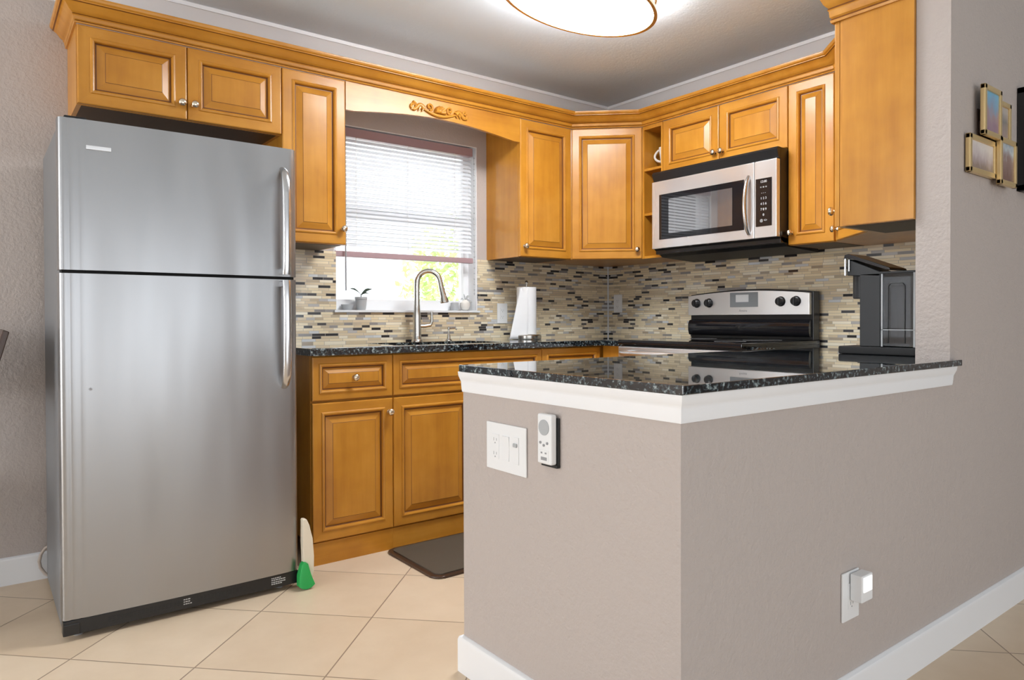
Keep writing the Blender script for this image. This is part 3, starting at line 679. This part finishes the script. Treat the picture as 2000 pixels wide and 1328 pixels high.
build('tank_frame', MB().box(xa_+.001, xa_+.004, -2.331, -2.325, .942, 1.20).box(xa_+.001, xa_+.004, -2.222, -2.216, .942, 1.20).box(xa_+.001, xa_+.004, -2.331, -2.216, 1.000, 1.003), 'pot', r, smooth=False)
build('tank_back', MB().box(xb_-.003, xb_, -2.33, -2.216, .942, 1.20), 'smoke', r, smooth=False)

# ------------------------------------------------------------------ ceiling lamp
LX, LY, LR = -1.421, -1.270, 1.0
r = thing('ceiling_light', 'oval flush ceiling light with thin brass rims and lit white shade', 'ceiling light', (LX, LY, CEIL))
def oval(prof):
    b = MB(); b.lathe(prof, (0, 0, 0), seg=96, cap=False)
    b.bm.transform(Matrix.Translation((LX, LY, 0)) @ Matrix.Rotation(math.radians(7.8), 4, 'Z') @ Matrix.Diagonal((.418, .240, 1, 1))); return b
build('shade_side', oval([(.96, CEIL-.005), (.96, 2.346)]), 'lamp_side', r)
build('diffuser', oval([(.955, 2.345), (.001, 2.345)]), 'lamp', r)
for z in (2.338, 2.412): build('brass_rim', oval([(.95, z), (1, z), (1, z+.016), (.95, z+.016), (.95, z)]), 'brass', r)
build('mounting_plate', MB().lathe([(.06, CEIL-.012), (.06, CEIL)], (LX, LY, 0)), 'brass', r)

# ------------------------------------------------------------------ blind
r = thing('window_blind', 'white slatted venetian blind lowered over the upper window', 'blind', (-1.54, -.005, 1.98))
bx0, bx1, by = -1.957, -1.107, .016
build('headrail', MB().box(bx0, bx1, by-.018, by+.022, 1.988, 2.034, bev=.003), 'mauve', r)
zz = 1.972
s_ = MB(); k = 0
while zz > 1.415:
    n = 5; a = math.radians(50); 
    for i in range(n):
        pass
    w2 = .0125
    prof = [(by-w2*math.cos(a), zz-w2*math.sin(a)), (by, zz+.002), (by+w2*math.cos(a), zz+w2*math.sin(a))]
    prof2 = [(p[0], p[1]-.0006) for p in prof[::-1]]
    s_.prism(prof+prof2, 'x', bx0+.004, bx1-.004); zz -= .0225; k += 1
tag(build('slats', s_, 'slat', r, ang=60), 'translucent white slats', None)
build('bottom_rail', MB().box(bx0-.0, bx1, by-.020, by+.014, 1.366, 1.396, bev=.004), 'mauve', r)
for x in (bx0+.12, (bx0+bx1)/2, bx1-.12): build('ladder_cord', MB().tube([(x, by-.0135, 1.99), (x, by-.0135, 1.39)], .0012, 6), 'whitepl', r)
build('tilt_wand', MB().tube([(-1.908, -.022, 1.995), (-1.908, -.022, 1.19)], .0042, 8), 'grey', r)
bc = MB()
for k in range(26): bc.lathe([(.0005, -.0045), (.004, -.002), (.004, .002), (.0005, .0045)], (-1.094, .004, 1.98-.032*k if k < 25 else 1.19), 'z', 8)
build('lift_cord', bc.tube([(-1.094, .004, 1.99), (-1.094, .004, 1.18)], .0012, 6), 'pot', r)

# ------------------------------------------------------------------ sill objects
def leafmesh(b, base, tip, w, bend=.01, mi=0):
    B0, T0 = Vector(base), Vector(tip); d = T0-B0; sd = d.cross(Vector((0, 1, 0)))
    if sd.length < 1e-5: sd = Vector((1, 0, 0))
    sd.normalize(); prev = None
    sdy = Vector((0, .75, .66))
    for k in range(7):
        q_ = k/6; c_ = B0+d*q_+Vector((0, 0, bend*math.sin(PI*q_))); ww = w*math.sin(PI*min(1, q_*.92+.06))
        cur = [b.bm.verts.new(c_+sdy*ww), b.bm.verts.new(c_+Vector((0, 0, -.002))), b.bm.verts.new(c_-sdy*ww), b.bm.verts.new(c_+Vector((0, 0, .002)))]
        if prev:
            for j in range(4): f = b.bm.faces.new((prev[j], prev[(j+1) % 4], cur[(j+1) % 4], cur[j])); f.material_index = mi
        prev = cur
px = -1.800
r = thing('potted_plant', 'small grey pot with two spreading dark leaves on left of window sill', 'plant', (px, .030, WZ0))
build('pot', MB().lathe([(.022, WZ0), (.025, WZ0+.01), (.030, WZ0+.055), (.033, WZ0+.058), (.033, WZ0+.070), (.029, WZ0+.070), (.028, WZ0+.060), (.001, WZ0+.058)], (px, .030, 0)), 'pot', r)
lf = MB(); lf.tube([(px, .03, WZ0+.055), (px, .03, WZ0+.085)], .003, 6)
leafmesh(lf, (px, .03, WZ0+.082), (px-.065, .02, WZ0+.112), .011); leafmesh(lf, (px, .03, WZ0+.082), (px+.058, .02, WZ0+.112), .011); leafmesh(lf, (px, .03, WZ0+.08), (px+.035, .01, WZ0+.085), .008)
build('leaves', lf, 'leaf', r)
px = -1.868
r = thing('soap_dish', 'shallow grey dish at the far left of the window sill', 'dish', (px, .05, WZ0))
build('bowl', MB().lathe([(.020, WZ0), (.028, WZ0+.012), (.034, WZ0+.030), (.031, WZ0+.030), (.022, WZ0+.012), (.001, WZ0+.008)], (px, .05, 0)), 'pot', r)
px = -1.150
r = thing('sill_ornament', 'white round ornament with small leaves on right of window sill', 'ornament', (px, .02, WZ0))
build('bulb', MB().lathe([(.012, WZ0), (.022, WZ0+.006), (.031, WZ0+.028), (.028, WZ0+.048), (.014, WZ0+.062), (.006, WZ0+.064)], (px, .02, 0)), 'mug', r)
lf = MB()
for (dx_, dz_) in ((.045, .05), (-.035, .062), (.03, .085), (-.01, .095)): leafmesh(lf, (px, .02, WZ0+.055), (px+dx_, .015, WZ0+dz_), .010)
build('leaves', lf, 'pot', r)
px = -1.205
r = thing('candle_jar', 'small grey glass jar beside the white ornament on the window sill', 'jar', (px, .045, WZ0))
build('jar', MB().lathe([(.022, WZ0), (.024, WZ0+.004), (.024, WZ0+.045), (.021, WZ0+.048), (.019, WZ0+.040), (.001, WZ0+.03)], (px, .045, 0)), 'pot', r)
# mug in the open shelf
r = thing('mug', 'white mug with loop handle in the open shelf niche', 'mug', (-.235, -.703, 1.909))
build('cup', MB().lathe([(.022, 1.909), (.024, 1.912), (.033, 1.98), (.040, 2.03), (.038, 2.03), (.031, 1.98), (.022, 1.918), (.001, 1.917)], (-.235, -.703, 0)), 'mug', r)
hp = [(-.245, -.676+.046*math.sin(PI*k/12)**.6, 1.952+.072*k/12) for k in range(13)]
build('handle', MB().tube(hp, .0065, 10), 'mug', r)
r = thing('spice_jar', 'tiny reddish brown jar at bottom of the open shelf niche', 'jar', (-.28, -.71, 1.404))
build('jar', MB().lathe([(.018, 1.4042), (.020, 1.407), (.020, 1.436), (.015, 1.440)], (-.28, -.71, 0)), 'mauve', r)
build('lid', MB().lathe([(.017, 1.440), (.017, 1.450), (.014, 1.452)], (-.28, -.71, 0)), 'cream', r)

# ------------------------------------------------------------------ wall devices
def outlet(name, label, c, n, w, h, kind, group=None):
    """plate centred at c on a wall with outward normal n=(nx,ny); local x = right as seen"""
    ang = math.atan2(n[1], n[0])+PI/2
    r = thing(name, label, name.replace('_', ' '), (c[0], c[1], c[2]), ang, group)
    build('plate', MB().box(-w/2, w/2, -.006, -.0005, -h/2, h/2, bev=.0025), 'whitepl', r, world=False)
    def recept(x, hh=.5):
        rc = MB().box(x-.0165, x+.0165, -.0078, -.005, -.034, .034, bev=.002)
        rr_ = build('receptacle', rc, 'whitepl', r, world=False)
        for z in (-.019, .019):
            g_ = MB(); g_.box(x-.0070, x-.0055, -.0082, -.0075, z-.004, z+.005).box(x+.0055, x+.0070, -.0082, -.0075, z-.003, z+.004).lathe([(.0022, -.0082), (.0022, -.0075)], (x, 0, z-.009), 'y', 8)
            build('socket', g_, 'grey', rr_, world=False, smooth=False)
    def rocker(x):
        rc = build('rocker_switch', MB().prism([(-.0060, -.033), (-.0085, -.033), (-.0065, 0), (-.0095, .033), (-.006, .033)], 'x', x-.0155, x+.0155), 'whitepl', r, world=False)
    if kind == 'R': recept(0)
    if kind == 'S': rocker(0)
    if kind == 'RS':
        recept(-.045); rocker(.002)
        build('dimmer_slide', MB().box(.036, .060, -.0085, -.005, -.036, .036, bev=.001), 'whitepl', r, world=False)
        build('dimmer_knob', MB().box(.040, .056, -.013, -.008, .010, .020, bev=.002), 'pot', r, world=False)
    return r
outlet('wall_outlet', 'white duplex outlet in the back tile left of the paper towels', (-.904, -.0085, 1.075), (0, -1), .075, .12, 'R')
outlet('wall_outlet', 'white outlet in the right wall tile near the corner', (-.0085, -.104, 1.141), (-1, 0), .075, .12, 'R')
outlet('switch_plate', 'wide white outlet and dimmer plate on the peninsula end', (XL, -1.889, .694), (-1, 0), .178, .130, 'RS')
r = outlet('wall_outlet', 'white outlet low on the taupe wall under the bar, with plug-in light', (-1.596, YB, .315), (0, -1), .086, .128, 'R')
r = thing('night_light', 'small lit white night light plugged into the low outlet', 'night light', (-1.575, YB-.008, .345))
build('housing', MB().box(-1.608, -1.548, YB-.040, YB-.0085, .305, .376, bev=.004), 'whitepl', r)
build('lit_face', MB().box(-1.600, -1.556, YB-.0425, YB-.039, .332, .371, bev=.003), 'night', r)
# remote and holder
ry, rz_ = -2.078, .742
r = thing('remote_holder', 'grey wall bracket holding the fan remote on peninsula end', 'bracket', (XL, ry, rz_))
build('back_plate', MB().box(XL-.008, XL-.0005, ry-.030, ry+.030, rz_-.062, rz_+.058, bev=.002).box(XL-.012, XL-.0005, ry-.030, ry+.030, rz_-.066, rz_-.058, bev=.001), 'smoke', r)
r = thing('remote_control', 'white fan remote with round button pad hanging beside the switch plate', 'remote', (XL-.02, ry, rz_))
rc = MB().box(XL-.028, XL-.0085, ry-.027, ry+.027, rz_-.0575, rz_+.067, bev=.005, seg=3); build('body', rc, 'whitepl', r)
build('button_pad', MB().lathe([(.0195, -.0295), (.0195, -.0275)], (XL, ry, rz_+.034), 'x', 28), 'pot', r)
for (dy_, dz_) in ((.013, -.004), (0, -.010), (-.013, -.004)): build('button', MB().lathe([(.0035, -.0300), (.0035, -.0275)], (XL, ry+dy_, rz_+dz_), 'x', 12), 'grey', r)
build('lower_panel', MB().box(XL-.0292, XL-.0275, ry-.018, ry+.018, rz_-.050, rz_-.022, bev=.0005), 'whitepl', r)
build('brand_print', MB().box(XL-.0298, XL-.029, ry-.012, ry+.010, rz_-.047, rz_-.039).box(XL-.0298, XL-.029, ry-.011, ry-.005, rz_-.031, rz_-.027).box(XL-.0298, XL-.029, ry+.005, ry+.011, rz_-.031, rz_-.027), 'grey', r, smooth=False)

# ------------------------------------------------------------------ pictures on the partition
r = thing('collage_picture_frame', 'gold collage frame of four overlapping photographs on taupe wall', 'picture frame', (-.66, YB, 1.65))
def pic(x0, x1, z0, z1, y0, ph, bw=.020):
    g = MB(); ya_, yb2 = YB-y0-.016, YB-y0
    g.box(x0, x1, ya_, yb2, z0, z0+bw, bev=.003).box(x0, x1, ya_, yb2, z1-bw, z1, bev=.003).box(x0, x0+bw, ya_, yb2, z0, z1, bev=.003).box(x1-bw, x1, ya_, yb2, z0, z1, bev=.003)
    f = build('frame', g, 'gold', r); build('photograph', MB().box(x0+bw-.002, x1-bw+.002, ya_+.006, yb2-.002, z0+bw-.002, z1-bw+.002), PH[ph], f, smooth=False)
pic(-.790, -.640, 1.645, 1.812, .020, 0, .018); pic(-.655, -.500, 1.650, 1.795, .003, 1, .018)
pic(-.865, -.640, 1.517, 1.642, .004, 2, .018); pic(-.650, -.498, 1.498, 1.660, .020, 3, .018)
build('mount', MB().box(-.76, -.54, YB-.004, YB-.0005, 1.56, 1.74).box(-.75, -.68, YB-.022, YB-.003, 1.66, 1.70).box(-.6, -.54, YB-.022, YB-.003, 1.56, 1.6), 'walnut', r)
r = thing('framed_picture', 'black framed picture cut off by the right edge of the view', 'picture frame', (-.05, YB, 1.69))
g = MB(); x0, x1, z0, z1 = -.392, .35, 1.505, 1.880
g.box(x0, x1, YB-.028, YB-.001, z0, z0+.022, bev=.002).box(x0, x1, YB-.028, YB-.001, z1-.022, z1, bev=.002).box(x0, x0+.022, YB-.028, YB-.001, z0, z1, bev=.002).box(x1-.022, x1, YB-.028, YB-.001, z0, z1, bev=.002)
build('frame', g, 'black', r); build('print', MB().box(x0+.02, x1-.02, YB-.016, YB-.003, z0+.02, z1-.02), PH[1], r, smooth=False)

# ------------------------------------------------------------------ floor things
def rrect(x0, x1, y0, y1, rad, n=6):
    P_ = []
    for cx_, cy_, a0 in ((x1-rad, y1-rad, 0), (x0+rad, y1-rad, PI/2), (x0+rad, y0+rad, PI), (x1-rad, y0+rad, 3*PI/2)):
        for k in range(n+1): a = a0+PI/2*k/n; P_.append((cx_+rad*math.cos(a), cy_+rad*math.sin(a)))
    return P_
r = thing('floor_mat', 'dark brown cushioned kitchen mat with rounded corners before the sink', 'mat', (-1.4, -.78, 0))
build('border', MB().prism(rrect(-1.972, -.93, -1.005, -.562, .045), 'z', 0.0005, .010, bev=.004), 'walnut', r)
build('pad', MB().prism(rrect(-1.950, -.952, -.983, -.584, .030), 'z', .009, .0145, bev=.002), 'mat', r)
bx, byy = -2.408, -.76
r = thing('hand_brush', 'cream handled brush with bright green bristles standing beside the refrigerator', 'brush', (bx, byy, 0))
pr_ = [(-.012, .270), (.004, .268), (.016, .240), (.026, .19), (.031, .12), (.030, .06), (.026, .035), (.004, .052), (-.010, .09), (-.012, .18)]
build('handle', MB().prism([(bx+a, z) for a, z in pr_], 'y', byy+.000, byy+.030, bev=.005), 'cream', r)
br = MB()
for k in range(16):
    for j in range(4):
        a = (k-7.5)/7.5; x = bx-.012+a*.004+j*.002; y = byy-.012+j*.009
        br.tube([(bx-.010+a*.010+j*.001, y, .105-abs(a)*.008), (bx-.010+a*.020, y-.004, .055), (bx-.004+a*.029, y-.008, .004+.012*a*a)], [.003, .0034, .0026], 5)
build('bristles', br, 'greenb', r)
cpth = [(-3.190, -.045, .140), (-3.208, -.04, .130), (-3.222, -.038, .108), (-3.228, -.036, .080), (-3.224, -.036, .055), (-3.210, -.04, .030), (-3.19, -.05, .012), (-3.15, -.05, .006)]
r = tag(build('power_cord', MB().tube(cpth, [.006]*8, 8), 'cordm'), 'beige cord loop against the baseboard behind the refrigerator', 'cord')
# chair at the left edge, back raked toward the kitchen
ox, oy = -3.335, -.5
r = thing('dining_chair', 'dark walnut dining chair, only a back corner showing at left edge', 'chair', (-3.70, -.27, 0))
g = MB()
for y in (-.47, -.07): g.tube([(-3.52, y, 0), (-3.48, y, .45), (-3.407, y, .79)], [.016, .018, .009], 8)
build('back_posts', g, 'walnut', r)
build('back_panel', MB().prism([(-3.412, .78), (-3.350, 1.012), (-3.331, 1.006), (-3.393, .775)], 'y', -.50, -.04, bev=.004), 'walnut', r)
build('seat', MB().box(-3.96, -3.475, -.50, -.04, .43, .47, bev=.012), 'walnut', r)
for y in (-.475, -.065): build('leg', MB().tube([(-3.93, y, 0), (-3.92, y, .43)], [.014, .019], 8), 'walnut', r)

# ------------------------------------------------------------------ outside
struct('ground', MB().box(-14, 14, .16, 24, -.6, -.5), 'stucco')
r = thing('neighbour_building', 'bright white low building seen through the kitchen window', 'building', (-4, 14, -.5))
build('wall', MB().box(-14, 3.2, 13, 14, -.5, 5), 'stucco', r); build('parapet', MB().box(-14.1, 3.3, 12.9, 14.1, 5, 5.3), 'stucco', r)
r = thing('palm_shrub', 'pale yellow-green leafy tree outside the right half of the window', 'tree', (3.2, 7.0, -.5))
build('trunk', MB().tube([(3.2, 7.2, -.5), (3.22, 7.2, .4), (3.2, 7.2, 1.3)], [.12, .10, .08], 10), 'walnut', r)
b = MB(); rnd = random.Random(3)
for k in range(2600):
    th = rnd.uniform(0, 2*PI); ph_ = rnd.uniform(-1, 1); rr_ = 1.15*rnd.uniform(.35, 1)**.6
    c_ = Vector((3.45+rr_*1.05*math.cos(th)*math.sqrt(1-ph_*ph_), 7.0+rr_*math.sin(th)*math.sqrt(1-ph_*ph_), 1.5+rr_*1.25*ph_))
    d_ = Vector((rnd.uniform(-1, 1), rnd.uniform(-1, 1), rnd.uniform(-.8, .5))).normalized(); e_ = d_.cross(Vector((rnd.uniform(-1, 1), rnd.uniform(-1, 1), 1))).normalized()
    l_ = rnd.uniform(.10, .22); w_ = l_*.22
    b.quad([c_, c_+d_*l_*.5+e_*w_, c_+d_*l_, c_+d_*l_*.5-e_*w_])
build('foliage', b, 'foliage', r, smooth=False)
